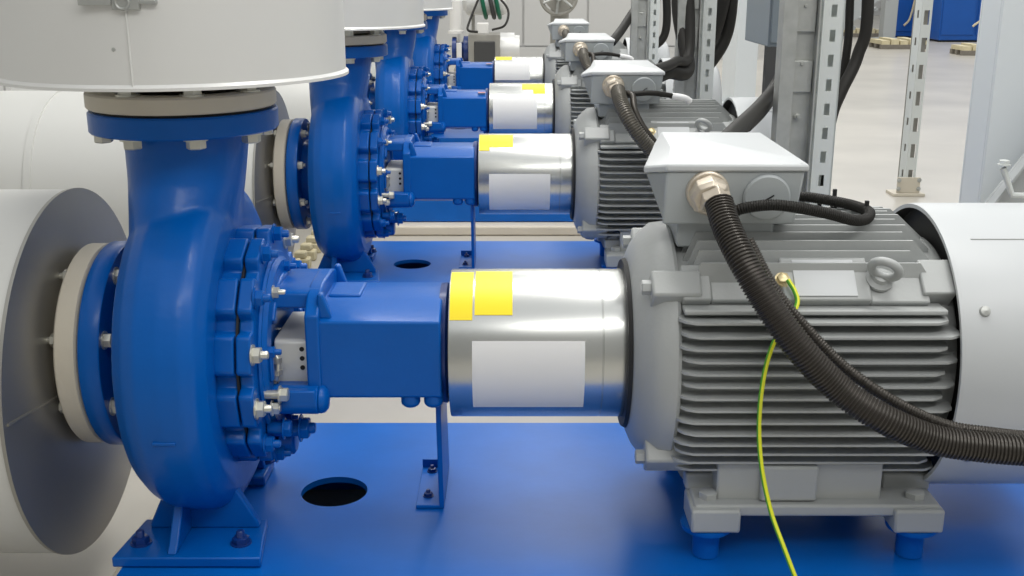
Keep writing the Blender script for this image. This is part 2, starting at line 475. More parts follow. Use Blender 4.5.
    m.prism([(-.29, z0 + .024), (-.27, z0 + .04), (-.21, z0 + .11), (-.19, .39), (.2, .39), (.27, z0 + .024)], 'x', -.762, -.740)
    obj('pump_foot', m, BLUE, root, bevel=.004)
    for px_, py_ in ((-.835, -.235), (-.61, -.235), (-.785, .20), (-.645, .20)):
        b = M((0, YA, 0)); b.hexb((px_, py_, z0 + .024), (0, 0, 1), .019, .017, stud=.012)
        obj('anchor_bolt', b, DBLUE, root)
    # thin support bracket below the bearing housing
    m = M((0, YA, 0))
    m.prism([(-.02, z0), (.22, z0), (.13, .53), (-.07, .57), (-.07, .50)], 'x', -.178, -.166)
    m.prism([(-.235, -.02), (-.166, -.02), (-.166, .22), (-.235, .22)], 'z', z0, z0 + .008)
    m.box(-.235, -.178, .195, .205, z0 + .008, z0 + .03)
    s_ = obj('support_bracket', m, PLATE, root, bevel=.0015)
    for yy in (.03, .17):
        b = M((0, YA, 0)); b.hexb((-.208, yy, z0 + .008), (0, 0, 1), .011, .01, stud=.006); obj('bracket_screw', b, DBLUE, s_)
    return root
CREAM2 = mat('seal_guard_paint', (0.74, 0.74, 0.69), .4, metal=.2)

# ------------------------------------------------------------------ coupling guard
def make_guard(n):
    root = thing('coupling_guard', (.06, YA + n * DY, ZA - .175), '', 'coupling guard', 'steel coupling guards between pumps and motors')
    of = (0, YA + n * DY, ZA); R = .1735
    m = M(of)
    m.rev([(-.138, R - .004), (-.141, R - .001), (-.138, R), (.200, R), (.201, R - .0015), (.2025, R - .0015), (.2035, R), (.259, R), (.262, R - .001), (.259, R - .004)], (0, 0, 0), (1, 0, 0), 96, closed=True)
    m.rev([(-.137, .06), (-.137, R - .003), (-.133, R - .003), (-.133, .06)], (0, 0, 0), (1, 0, 0), 64, closed=True)
    obj('guard_shell', m, STEEL, root)
    st = {0: [(-.1385, -.088, 35, 86, 0), (-.083, .001, 39, 88, 0), (-.088, .161, -38, 19.7, 1)],
          1: [(-.138, -.095, 44, 82, 0), (-.0945, .004, 50, 82, 0), (-.096, .160, -50, 10, 1)],
          2: [(.062, .205, 56, 80, 0), (.13, .205, 44, 56, 0), (-.117, .154, -32, 36, 1)],
          3: [(-.135, .0, 62, 86, 0), (-.139, .147, 0, 55, 1)]}[n]
    for x0, x1, a0, a1, k in st:
        m = M(of); m.patch(x0, x1, a0, a1, R + .0003)
        obj('warning_sticker' if k == 0 else 'blank_label', m, YELLOW if k == 0 else LABELW, root,
            label='bright yellow sticker' if k == 0 else 'blank white label')
    if n >= 2:
        m = M(of); m.box(-.21, -.165, -.112, -.085, .126, .1275)
        t_ = obj('pink_tag', m, PINK, base=(-.2, YA + n * DY, ZA + .127)); tag(t_, 'small pink tag lying on the bearing housing of the %s blue pump' % ORD[n], 'tag')
    root['label'] = ['steel coupling guard with two tall yellow stickers side by side, nearest of the row',
                     'steel coupling guard with short stepped yellow sticker at its left edge, second from the camera',
                     'steel coupling guard with yellow sticker at its right end, third from the camera',
                     'small steel coupling guard with thin yellow strip at top left, farthest of the row'][n]
    return root

# ------------------------------------------------------------------ motor
def make_motor():
    root = thing('electric_motor', (.66, YA, PT + .002), '', 'motor', 'grey electric motors in the row')
    m = M(O); m.rev([(.34, 0), (.34, .25), (.36, .262), (.92, .262), (.95, .25), (.95, 0)], (0, 0, 0), (1, 0, 0), 64)
    # pads around the upper flank carrying nameplate and eyebolt
    def pad(x0, x1, a, R0, R1, wd, bev=0):
        t = radians(a)
        for sg in (1, -1):
            c = Vector((0, -cos(t) * sg, sin(t))); u = Vector((0, sin(t) * sg, cos(t)))
            P = []
            for x in (x0, x1):
                for r, s_ in ((R0, -1), (R1, -1), (R1, 1), (R0, 1)):
                    q = c * r + u * (s_ * wd / 2); P.append((x, q.y, q.z))
            fs = [(0, 1, 2, 3), (7, 6, 5, 4), (0, 4, 5, 1), (1, 5, 6, 2), (2, 6, 7, 3), (3, 7, 4, 0)]
            m.add(P, fs if sg > 0 else [tuple(reversed(f)) for f in fs])
    pad(.36, .42, 44, .24, .300, .085)
    pad(.42, .58, 44, .24, .290, .080)
    pad(.57, .755, 45, .24, .306, .105)
    pad(.755, .88, 44, .24, .297, .095)
    pad(.865, .935, 46, .24, .306, .085)
    m.box(.36, .91, -.27, -.20, .150, .162); m.box(.36, .91, .20, .27, .150, .162)
    obj('stator_frame', m, GREY, root, bevel=.004)
    # cooling fins
    def side_fins(sg):
        q = M(O)
        for i in range(14):
            z = .138 - .0272 * i
            yo = min(.302, sqrt(.322 ** 2 - z * z)); yi = .235 if abs(z) < .1 else .19
            xa = .356 if i % 2 else .350; xb = .938 if i % 2 else .915
            z2 = z
            # long thin plate, ends rounded off towards the frame, root thicker than tip
            pts = [(xa, yi), (xa, yo - .03), (xa + .012, yo - .012), (xa + .035, yo), (xb - .03, yo), (xb - .006, yo - .015), (xb, yo - .04), (xb, yi)]
            N = len(pts); vs = []
            for dz in (-1, 1):
                for (x, y) in pts:
                    th = .0025 + .003 * (yo - y) / .1
                    vs.append((x, -sg * y, z2 + dz * th))
            fs = [tuple(range(N - 1, -1, -1)), tuple(range(N, 2 * N))] + [(k, (k + 1) % N, N + (k + 1) % N, N + k) for k in range(N)]
            if sg > 0: fs = [tuple(reversed(f)) for f in fs]
            q.add(vs, fs)
        return q
    f1 = side_fins(1); f2 = side_fins(-1)
    for k, (vs, fs) in enumerate([]): pass
    base_n = len(f1.v); f1.v += f2.v; f1.f += [[i + base_n for i in f] for f in f2.f]; f1.m += f2.m
    for i in range(16):      # upright fins along the top and the underside
        y = -.2025 + .027 * i
        zo = sqrt(.319 ** 2 - y * y); zi = sqrt(.255 ** 2 - y * y) - .01
        xb = .905 if i % 2 else .92
        for sg in (1, -1):
            if sg < 0 and abs(y) > .17: continue
            P = [(.372, sg * zi), (.372, sg * (zi + .012)), (.40, sg * zo), (xb - .055, sg * zo), (xb, sg * (zi + .025)), (xb, sg * zi)]
            f1.prism(P, 'y', y - .0035, y + .0035)
    obj('cooling_fins', f1, GREY, root)
    # drive end shield with four bolted lugs
    m = M(O)
    m.rev([(.262, 0), (.262, .178), (.266, .205), (.280, .238), (.300, .264), (.322, .282), (.350, .286), (.358, .280), (.358, 0)], (0, 0, 0), (1, 0, 0), 72)
    obj('end_shield', m, GREY, root)
    for a in (43, 137, -45, -135):
        t = radians(a); q = M(O); c = Vector((0, -cos(t), sin(t))); u = Vector((0, sin(t), cos(t)))
        P = []
        for x in (.295, .40):
            for r, s_ in ((.22, -1), (.308, -.8), (.308, .8), (.22, 1)):
                k = c * r + u * (s_ * .038); P.append((x, k.y, k.z))
        fs = [(0, 1, 2, 3), (7, 6, 5, 4), (0, 4, 5, 1), (1, 5, 6, 2), (2, 6, 7, 3), (3, 7, 4, 0)]
        q.add(P, fs)
        lug = obj('shield_lug', q, GREY, root, bevel=.006)
        b = M(O); p = c * .284; b.hexb((.295, p.y, p.z), (-1, 0, 0), .016, .02, washer=False); obj('lug_bolt', b, GREY, lug)
    m = M(O); m.rev([(.2622, .17), (.2555, .17), (.2555, .196), (.264, .200)], (0, 0, 0), (1, 0, 0), 64, closed=True)  # shade of the gap between guard and motor, put in as a black ring
    obj('gap_shade_ring', m, DARK, root, label='black ring standing for the shaded gap behind the coupling guard')
    # fan cowl
    m = M(O)
    m.rev([(.928, .317), (.928, .326), (.938, .328), (1.20, .328), (1.245, .314), (1.272, .28), (1.275, .22), (1.270, .05), (1.262, 0)], (0, 0, 0), (1, 0, 0), 96, caps=False)
    m.rev([(.928, .317), (.96, .317), (.96, .24), (.952, .24)], (0, 0, 0), (1, 0, 0), 96, caps=False, mi=1)  # shade of the gap inside the cowl, painted as black inner faces
    m.box(.985, 1.19, -.160, -.154, .282, .2885, mi=2)
    fc = obj('fan_cowl', m, [COWL, DARK, GREY], root)
    for a in (30, 150, -30, -150):
        b = M(O); t = radians(a); c = Vector((0, -cos(t), sin(t)))
        b.rev([(0, .012), (.006, .010), (.008, 0)], Vector((.978, 0, 0)) + c * .328, c, 14); obj('cowl_screw', b, GALV, fc)
    # feet
    for sg in (1, -1):
        q = M((0, YA, 0)); zf = ZA - .344
        q.prism([(.452, .375), (.452, .468), (.816, .468), (.816, .375)], 'y', sg * -.245, sg * -.15)
        q.box(.545, .670, min(sg * -.262, sg * -.245), max(sg * -.262, sg * -.245), .382, .466)
        yy0, yy1 = sorted((sg * -.275, sg * -.15))
        q.box(.40, .94, yy0, yy1, .352, .380)
        for x0, x1, xs in ((.392, .500, .44), (.836, .945, .90)):
            y0, y1 = sorted((sg * -.29, sg * -.175))
            q.box(x0, x1, y0, y1, zf, .374)
            # rising bolt well wall
            y0, y1 = sorted((sg * -.19, sg * -.165))
            q.box(x0, x1, y0, y1, .374, .415)
        q.prism([(.392, .374), (.392, .41), (.452, .45), (.452, .374)], 'y', sg * -.175, sg * -.15)
        ft = obj('motor_foot', q, GREY, root, bevel=.006)
        for xs in (.436, .895):
            b = M((0, YA, 0)); b.hexb((xs, sg * -.235, .374), (0, 0, 1), .022, .022, ph=.2); obj('foot_bolt', b, GREY, ft)
            b = M((0, YA, 0))
            b.rev([(0, .030), (.045, .030), (.06, .034), (.066, .056), (.075, .058), (zf - PT - .002, .058)], (xs, sg * -.235, PT + .002), (0, 0, 1), 28)
            obj('jack_screw', b, PLATE, ft, label='blue painted jack screw under the foot')
    # terminal box
    m = M(O)
    rimz = .436
    A = [(.328, -.165, rimz), (.618, -.165, rimz), (.618, .18, rimz), (.348, .18, rimz - .01), (.290, -.105, rimz - .014)]
    Bt = [(.322, -.150, .318), (.606, -.150, .318), (.606, .15, .318), (.375, .15, .318), (.330, -.110, .318)]
    vs = Bt + A; n5 = 5
    m.add(vs, [(4, 3, 2, 1, 0), (5, 6, 7, 8, 9)] + [(k, (k + 1) % 5, 5 + (k + 1) % 5, 5 + k) for k in range(5)])
    m.box(.36, .57, -.12, .12, .26, .32)
    tb = obj('terminal_box', m, BOXG, root, bevel=.005)
    m = M(O)
    A0 = [(.324, -.171, rimz), (.624, -.171, rimz), (.624, .186, rimz), (.343, .186, rimz - .01), (.284, -.108, rimz - .014)]
    A1 = [(x, y, z + .014) for x, y, z in A0]
    T = [(.346, -.150, .460), (.604, -.150, .460), (.590, .166, .472), (.356, .172, .472), (.353, -.03, .466)]
    m.add(A0 + A1 + T, [(4, 3, 2, 1, 0), (10, 11, 12, 13, 14)] + [(k, (k + 1) % 5, 5 + (k + 1) % 5, 5 + k) for k in range(5)] + [(5 + k, 5 + (k + 1) % 5, 10 + (k + 1) % 5, 10 + k) for k in range(5)])
    lid = obj('box_lid', m, COWL, tb, bevel=.004)
    for p in ((.340, -.158), (.608, -.160)):
        b = M(O); b.rev([(0, .007), (.004, .006)], (p[0], p[1], rimz + .013), (0, 0, 1), 12); obj('lid_screw', b, GALV, lid)
    # round blanking plug with screw slot
    m = M(O)
    c = Vector((.540, -.160, .380)); d = Vector((0, -1, -.1))
    m.rev([(0, .050), (.006, .050), (.010, .046), (.010, 0)], c, d, 40)
    o = obj('blanking_plug', m, BOXG, tb)
    m = M(O); R_ = Matrix.Rotation(radians(-32), 3, 'Y'); m.box(.524, .556, -.1725, -.1700, .376, .3785, R=R_); obj('screw_slot', m, DARK, o)
    # cable gland
    m = M(O)
    g0 = Vector((.414, -.158, .392)); gd = Vector((.12, -.75, -.62)).normalized()
    m.rev([(0, .046), (.012, .046), (.016, .043)], g0, Vector((0, -1, -.05)), 28)
    m.rev([(0, .042), (.026, .044), (.036, .036)], g0 + Vector((0, -.012, 0)), (0.05, -1, -.35), 8)
    m.rev([(0, .036), (.035, .036), (.042, .0315)], (.419, -.178, .398), Vector((.13, -.72, -.62)), 6)
    obj('cable_gland', m, GLAND, tb, bevel=.002)
    # nameplate and eyebolt
    m = M(O); t = radians(45); R_ = Matrix.Rotation(radians(45), 3, 'X')
    c = Vector((0, -cos(t) * .306, sin(t) * .306))
    q = M(O); q.box(.595, .725, -.044, .044, 0, .003)
    q.v = [Vector((p.x, c.y + p.y * sin(t) - p.z * cos(t), c.z + p.y * cos(t) + p.z * sin(t))) for p in q.v]
    obj('name_plate', q, COWL, root, bevel=.001)
    m = M(O); cc = Vector((.778, -cos(t) * .30, sin(t) * .30)); nn = Vector((0, -cos(t), sin(t)))
    m.rev([(0, .030), (.008, .030), (.012, .020), (.02, .016)], cc, nn, 24)
    m.torus(cc + nn * .043, (.45, sin(t), cos(t)), .028, .0095, 32, 12)
    obj('eyebolt', m, GREY, root)
    m = M(O); cc = Vector((.572, -cos(t) * .306, sin(t) * .302))
    m.hexb(cc, nn, .013, .012); m.rev([(0, .009), (.03, .007)], cc, (.3, -.5, -.9), 10)
    obj('earth_lug', m, BRASS, root, label='brass coloured earth lug')
    return root

# ------------------------------------------------------------------ piping
def ring_x(m, x0, x1, R, r, cy=0, cz=0, seg=64):
    m.rev([(x0, r), (x0, R), (x1, R), (x1, r)], (0, cy, cz), (1, 0, 0), seg, closed=True)
def make_suction():
    root = thing('suction_pipe', (-1.8, YA, .02), '', 'pipe', 'clad suction pipes left of the pumps')
    cy, cz, R = .03, -.078, .430
    m = M(O)
    m.rev([(-3.0, R), (-1.045, R), (-1.03, R - .002)], (0, cy, cz), (1, 0, 0), 96, caps=False)
    m.rev([(-3.0, R), (-3.0, 0)], (0, cy, cz), (1, 0, 0), 96, caps=False)
    # overlap beads of the sheet jacket
    for xx in (-1.95,):
        m.rev([(xx, R), (xx, R + .006), (xx + .03, R + .006), (xx + .03, R)], (0, cy, cz), (1, 0, 0), 96, closed=True)
    obj('cladding', m, CLAD_S, root)
    m = M(O)
    m.rev([(-1.034, R + .004), (-1.026, R + .004), (-1.024, R - .008), (-1.012, .30), (-1.000, .20), (-1.0, .14)], (0, cy, cz), (1, 0, 0), 96, caps=False)
    t = radians(-52)
    # lapped seam of the end cap
    a = Vector((-1.020, cy - .42 * cos(radians(-38)), cz + .43 * sin(radians(-38))))
    P = []
    for s_ in (0, 1):
        pass
    e = []
    for xx, yy, zz in ((-1.0225, -.39, -.045), (-1.0115, -.27, -.055), (-1.0, -.19, -.06)): e.append(Vector((xx, yy, zz)))
    m.tube([e[0], e[1], e[2]], .0035, 6)
    obj('end_cap', m, ALU, root, label='dull aluminium end cap of the cladding')
    m = M(O)
    m.rev([(-.986, .15), (-.986, .230), (-.982, .234), (-.942, .234), (-.938, .228), (-.938, .15)], (0, 0, 0), (1, 0, 0), 64, closed=True)
    m.rev([(-1.06, .15), (-.99, .165), (-.978, .18)], (0, 0, 0), (1, 0, 0), 48)
    obj('pipe_flange', m, CREAM, root, label='cream primed flange')
    m = M(O); m.rev([(-.938, .20), (-.932, .20)], (0, 0, 0), (1, 0, 0), 48); obj('gasket', m, DARK, root)
    return root
CLAD_S = mat('suction_cladding', (0.66, 0.66, 0.63), .4, metal=.15, var=.04, vscale=2)
def make_discharge():
    root = thing('discharge_pipe', (-.73, YA, 1.22), '', 'pipe', 'clad discharge pipes above the pumps')
    c = (-.735, 0, 0); R = .366
    m = M(O)
    m.rev([(.628, R - .012), (.622, R + .002), (.622, R + .006), (.628, R + .006), (.634, R), (2.3, R)], c, (0, 0, 1), 96, caps=False)
    m.rev([(.634, .16), (.634, R - .004)], c, (0, 0, 1), 96, caps=False)
    # vertical lap seam with rivets
    for tt in (-86.5,):
        t = radians(tt); xx, yy = c[0] + (R + .001) * cos(t), (R + .001) * sin(t)
        m.cyl((xx, yy, .624), (xx, yy, 2.3), .0022, 8)
    cl = obj('cladding', m, CLAD, root)
    for ang_, zz in ((-88, .70), (-88, .90), (-88, 1.1)):
        t = radians(ang_); b = M(O); p = Vector((c[0] + R * cos(t) - .02, R * sin(t), zz)); b.rev([(0, .004), (.002, .003)], p, (0, -1, 0), 10); obj('rivet', b, GALV, cl)
    m = M(O)
    m.rev([(.556, .13), (.556, .200), (.560, .204), (.588, .204), (.592, .200), (.592, .15)], (-.73, 0, 0), (0, 0, 1), 64, closed=True)
    obj('pipe_flange', m, CREAM, root, label='cream primed flange')
    m = M(O); m.rev([(.550, .19), (.556, .19)], (-.73, 0, 0), (0, 0, 1), 48); obj('gasket', m, DARK, root)
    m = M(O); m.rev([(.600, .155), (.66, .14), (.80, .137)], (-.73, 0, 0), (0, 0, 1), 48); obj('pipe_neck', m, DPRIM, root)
    m = M(O); m.box(-.795, -.735, -.380, -.362, .780, .800); m.torus((-.715, -.376, .785), (0, 1, 0), .012, .0035, 16, 8); m.box(-.735, -.685, -.376, -.362, .772, .81); m.box(-.69, -.655, -.372, -.356, .782, .79)
    obj('cladding_latch', m, GALV, root, bevel=.002)
    return root

LB = {'base_plate': 'blue steel base plate with round hole, under the %s pump counted from the camera',
      'centrifugal_pump': 'blue cast centrifugal pump with upright discharge flange, %s from the camera in its row',
      'electric_motor': 'grey finned electric motor with terminal box on top, %s from the camera in its row',
      'suction_pipe': 'thick clad horizontal pipe with dull round end cap, left of the %s blue pump',
      'discharge_pipe': 'wide pale clad pipe standing upright over the %s blue pump'}
protos = {'base_plate': make_baseplate(), 'centrifugal_pump': make_pump(), 'electric_motor': make_motor(),
          'suction_pipe': make_suction(), 'discharge_pipe': make_discharge()}
for k, pr in protos.items():
    for n in range(NP):
        o = pr if n == 0 else copy_tree(pr)
        if n: o.location = BASE[pr] + Vector((0, DY * n, 0))
        o['label'] = LB[k] % ORD[n]
for n in range(NP): make_guard(n)

# ------------------------------------------------------------------ conduits and wires at the nearest motor
def at(u, v, Y):
    a = (u - 512) / FPX; b = (288 - v) / FPX
    y = cos(PITCH) + b * sin(PITCH); z = -sin(PITCH) + b * cos(PITCH); t = Y / y
    return Vector((a * t, Y, CAMZ + z * t))
def ribbed(name, px, r, pitch, mt, depth=.88, parent=None, seg=16):
    P = spline([at(*q) if len(q) == 3 and q[0] > 3 else Vector(q) for q in px], 12)
    P = resample(P, pitch / 4)
    m = M(); m.tube(P, r, seg, rf=lambda i: (1, 1, depth, depth)[i % 4])
    return m, P
m, P1 = ribbed('c', [(719, 203, 2.24), (727, 228, 2.19), (744, 263, 2.13), (768, 304, 2.09), (800, 349, 2.06), (838, 388, 2.04), (882, 418, 2.01), (932, 439, 2.0), (980, 447, 1.99), (1030, 451, 1.98), (1100, 455, 1.98), (1180, 455, 2.0)], .0305, .0072, CONDUIT)
o = obj('flexible_conduit', m, CONDUIT, base=P1[0], angle=30)
tag(o, 'thick dark ribbed metal conduit sweeping from the nearest terminal box across the motor fins', 'conduit')
CONDUIT_NEAR = o
m, P2 = ribbed('c', [(748, 240, 2.19), (775, 290, 2.15), (812, 335, 2.12), (850, 372, 2.09), (900, 405, 2.06), (945, 425, 2.05), (985, 432, 2.03), (1030, 437, 2.03), (1100, 441, 2.02), (1180, 442, 2.02)], .0125, .006, CONDUIT, seg=12)
o = obj('flexible_conduit', m, CONDUIT, base=P2[0], angle=30)
tag(o, 'thin dark ribbed conduit running just above and behind the thick one at the nearest motor', 'conduit')
m, P3 = ribbed('c', [(731, 213, 2.272), (745, 208, 2.262), (772, 205, 2.255), (800, 208, 2.255), (830, 214, 2.27), (853, 220, 2.29), (866, 219, 2.33), (869, 212, 2.39), (855, 206, 2.44), (838, 202, 2.47), (815, 198, 2.50), (798, 196, 2.52)], .0125, .005, CABLE, seg=12)
o = obj('looped_hose', m, CABLE, base=P3[0], angle=30)
tag(o, 'thin black ribbed hose looping back over the top fins of the nearest motor', 'hose')
for u_, v_, Y_ in ((834, 199, 2.49), (866, 211, 2.40)):
    m = M(); p = at(u_, v_ + 3, Y_); m.torus(p, (.9, .35, 0), .0135, .003, 20, 6); m.box(p.x - .004, p.x + .004, p.y - .004, p.y + .004, p.z + .012, p.z + .03)
    t_ = obj('cable_tie', m, DARK, base=P3[0]); t_.parent = o; t_.location = (0, 0, 0)
# green and yellow earth wire
P = spline([at(788, 280, 2.225), at(795, 292, 2.205), at(797, 304, 2.19), at(788, 322, 2.165), at(776, 338, 2.145), at(767, 362, 2.135), at(761, 395, 2.13), at(759, 432, 2.13), at(762, 470, 2.11), at(771, 512, 2.08), at(784, 548, 2.04), at(800, 590, 2.0)], 10)
m = M(); m.tube(P, .0052, 12, msplit=lambda k: 0 if k in (0, 1, 2, 3, 4, 11) else 1)
o = obj('earth_wire', m, [GREENW, YELLW], base=P[-1]); tag(o, 'green and yellow earth wire hanging in front of the nearest motor', 'wire')
# conduits of the motors further back: a ribbed elbow with a slimmer hose tied to it
for n in range(1, NP):
    D = Vector((0, n * DY, 0))
    m, Pp = ribbed('c', [(719, 203, 2.24), (727, 226, 2.15), (742, 258, 2.08), (764, 295, 2.05), (792, 330, 2.05), (822, 368, 2.06), (840, 420, 2.08)], .0305, .0095, CONDUIT)
    m.v = [p + D for p in m.v]
    o = obj('flexible_conduit', m, CONDUIT2, base=Pp[0] + D, angle=30) 
    tag(o, 'brownish thick conduit bending down from the terminal box of the %s motor from the camera' % ORD[n], 'conduit', 'conduits bending down at the farther motors')
    Q = spline([Vector(q) + D for q in [at(722, 205, 2.27), at(748, 214, 2.20), at(756, 245, 2.14), at(775, 282, 2.11), at(806, 322, 2.10), at(835, 360, 2.10)]], 10)
    m = M(); m.tube(Q, .013, 12)
    o = obj('slim_hose', m, CONDUIT, base=Q[0]); tag(o, 'slim hose tied alongside the thick conduit of the %s motor from the camera' % ORD[n], 'hose', 'slim hoses at the farther motors')
    Q = spline([Vector(q) + D for q in [at(726, 216, 2.27), at(745, 210, 2.24), at(785, 207, 2.25), at(825, 211, 2.28)]], 10)
    m = M(); m.tube(Q, .011, 12)
    o = obj('signal_cable', m, CABLE, base=Q[0]); tag(o, 'black cable with white tag in front of the %s terminal box from the camera' % ORD[n], 'cable', 'black tagged cables on the terminal boxes')
    m = M(); Q2 = spline([Q[-1] - Vector((.01, 0, 0)), Q[-1] + Vector((.045, .01, -.01)), Q[-1] + Vector((.07, .02, -.025))], 5); m.tube(Q2, .0145, 12)
    t_ = obj('cable_tag', m, LABELW, base=Q[0], label='white cable tag'); t_.parent = o; t_.location = (0, 0, 0)

# ------------------------------------------------------------------ cable support posts behind each motor
def slot_strip(m, p0, ux, w_, th, z0, z1, sw, sh, pitch, zs=0.0):
    """vertical perforated strip: p0 = (x, y) of one edge, ux = unit direction of its width"""
    ux = Vector((ux[0], ux[1], 0)).normalized(); nx = Vector((-ux.y, ux.x, 0))
    def bar(a0, a1, za, zb):
        P = [Vector((p0[0], p0[1], 0)) + ux * a + nx * t for t in (0, th) for a in (a0, a1)]
        m.add([q + Vector((0, 0, z)) for z in (za, zb) for q in P],
              [(0, 2, 3, 1), (4, 5, 7, 6), (0, 1, 5, 4), (2, 6, 7, 3), (0, 4, 6, 2), (1, 3, 7, 5)])
    e = (w_ - sw) / 2
    bar(0, e, z0, z1); bar(w_ - e, w_, z0, z1)
    z = z0; k = 0
    while z < z1:
        zt = min(z + pitch - sh, z1); bar(e, w_ - e, z, zt); z += pitch
def make_post():
    root = thing('cable_support_post', (.98, 3.66, 0), '', 'post', 'cable support posts behind the motors')
    m = M()
    m.box(.852, .898, 3.55, 3.56, 0, 3.2); m.box(.852, .858, 3.56, 3.62, 0, 3.2); m.box(.892, .898, 3.56, 3.60, 0, 3.2)
    m.box(.892, .972, 3.60, 3.608, 0, 3.2); m.box(.966, .972, 3.56, 3.60, 0, 3.2)
    obj('channel', m, GALV, root, bevel=.001)
    m = M(); slot_strip(m, (.99, 3.60), (1, 0), .068, .005, 0, 3.2, .018, .038, .078)
    m.box(1.053, 1.058, 3.60, 3.66, 0, 3.2); m.box(.985, 1.058, 3.66, 3.664, 0, 3.2)
    obj('slotted_angle', m, WSTEEL, root)
    for z in (1.05, 1.22, 1.4, 1.62):
        b = M(); b.hexb((.928, 3.60, z), (0, -1, 0), .011, .012, stud=.008); obj('post_bolt', b, GALV, root)
    for z in (1.13, 1.32, 1.5):
        m = M(); m.box(.90, .964, 3.585, 3.60, z, z + .10); obj('clamp_plate', m, GALV, root, bevel=.002)
    m = M(); m.box(.86, 1.09, 3.50, 3.72, 0, .012); obj('foot_plate', m, GALV, root)
    return root
pp = make_post()
for n in range(3):
    o = pp if n == 0 else copy_tree(pp)
    if n: o.location = BASE[pp] + Vector((0, n * DY, 0))
    o['label'] = ['galvanised post with white slotted angle right behind the nearest motor, largest of the posts',
                  'galvanised post with white slotted angle behind the second motor from the camera',
                  'galvanised post with slotted angle behind the third motor, smallest of the posts'][n]
# black supply cables climbing to each post
def cable(pts, r, label, grp=None, name='power_cable', mt=CABLE, base=None, seg=12):
    P = spline(pts, 10); m = M(); m.tube(P, r, seg)
    o = obj(name, m, mt, base=P[0]); tag(o, label, 'cable', grp); return o
cable([at(716, 152, 2.90), at(735, 132, 3.15), at(758, 110, 3.55), at(776, 88, 3.80), at(790, 60, 3.80), at(797, 20, 3.8), at(797, -120, 3.8)], .027, 'thick black cable climbing to the right behind the nearest terminal box')
cable([at(748, 128, 3.3), at(764, 112, 3.6), at(778, 92, 3.80), at(803, 55, 3.80), at(806, 10, 3.82), at(806, -120, 3.82)], .012, 'thin black cable beside the thick one behind the nearest terminal box')
cable([(1.075, 3.75, 2.9), (1.10, 3.75, 2.1), at(868, 0, 3.75), at(858, 55, 3.75), at(842, 90, 3.72), at(832, 115, 3.7), (1.05, 3.68, .9), (1.03, 3.68, .5)], .020, 'black cable hanging just right of the nearest slotted post')
cable([(1.055, 3.80, 2.9), (1.10, 3.8, 1.9), at(850, 0, 3.8), at(847, 50, 3.8), at(838, 95, 3.8), (1.06, 3.78, .9), (1.05, 3.78, .5)], .014, 'slim black cable behind the hanging cable at the nearest slotted post')
cable([at(655, 70, 5.4), at(675, 62, 5.6), at(690, 45, 5.78), (.88, 5.90, 1.9), (.88, 6.0, 2.9)], .026, 'black cable rising behind the second terminal box from the camera')
cable([at(650, 80, 5.5), at(668, 72, 5.6), at(688, 68, 5.75), (.86, 5.88, 1.35), (.87, 5.95, 1.9), (.87, 5.95, 2.9)], .036, 'thickest black cable rising behind the second terminal box from the camera')
cable([at(723, -30, 6.1), at(722, 0, 6.1), at(714, 30, 6.1), at(703, 50, 6.08), at(695, 62, 6.05), at(685, 75, 6.0)], .042, 'thick black cable curving down right of the second slotted post')
cable([at(733, -30, 6.15), at(730, 15, 6.15), at(724, 40, 6.15), at(712, 60, 6.12), at(698, 75, 6.1)], .036, 'outer black cable curving down right of the second slotted post')
cable([at(665, -30, 8.3), at(667, 15, 8.3), at(664, 36, 8.3), at(654, 46, 8.28), at(644, 44, 8.2), at(636, 40, 8.18)], .030, 'black cable loop beside the third slotted post')
cable([at(660, -30, 8.35), at(658, 5, 8.35), at(652, 28, 8.3), at(644, 45, 8.25)], .014, 'thin black cable inside the loop at the third slotted post')
cable([at(612, 42, 7.8), at(620, 32, 7.95), at(628, 20, 8.1), at(640, 0, 8.3), at(650, -30, 8.4)], .032, 'black cable rising to the third slotted post')

# loose slotted post standing on the open floor
root = thing('slotted_floor_post', (2.78, 7.6, 0), 'pale slotted angle post standing alone on the open floor with a foot plate', 'post')
m = M(); slot_strip(m, (2.75, 7.60), (1, 0), .068, .005, 0, 3.4, .036, .095, .18)
slot_strip(m, (2.75, 7.60), (-.72, .9), .052, .005, 0, 3.4, .014, .05, .18)
obj('slotted_angle', m, WSTEEL, root)
m = M(); m.box(2.716, 2.817, 7.66, 7.664, 0, 3.4); obj('back_web', m, VALVEG, root)
m = M(); m.box(2.66, 2.88, 7.55, 7.72, 0, .02); m.box(2.69, 2.85, 7.58, 7.595, .02, .13)
obj('foot_plate', m, CREAM, root, bevel=.003)
for x_ in (2.70, 2.84):
    for z_ in (.05, .11):
        b = M(); b.hexb((x_, 7.58, z_), (0, -1, 0), .012, .014); obj('post_bolt', b, GALV, root)

# painted steel columns
COLX, COLY = 2.163, 5.0
def column(x0, y0, w_, d, label, top=4.5):
    root = thing('steel_column', (x0 + w_ / 2, y0 + d / 2, 0), label, 'column', 'painted steel columns')
    m = M()
    m.box(x0, x0 + w_, y0, y0 + .02, 0, top); m.box(x0, x0 + w_, y0 + d - .02, y0 + d, 0, top); m.box(x0 + w_ * .45, x0 + w_ * .55, y0 + .02, y0 + d - .02, 0, top)
    m.box(x0, x0 + .02, y0 + .02, y0 + d - .02, 0, top)
    obj('shaft', m, COLP, root, bevel=.004)
    m = M(); m.box(x0 - .08, x0 + w_ + .08, y0 - .08, y0 + d + .08, 0, .025); obj('foot_plate', m, COLP, root)
    return root
column(COLX, COLY, .42, .24, 'broad white painted steel column at the right edge')
column(2.52, 12.6, .24, .80, 'slim pale steel column standing behind the second slotted post')
m = M(); g = [at(968, 226, 4.8), at(1100, 60, 4.8), at(1160, 60, 4.8), at(1160, 226, 4.8)]
m.prism([(q.x, q.z) for q in g], 'y', 4.80, 4.82)
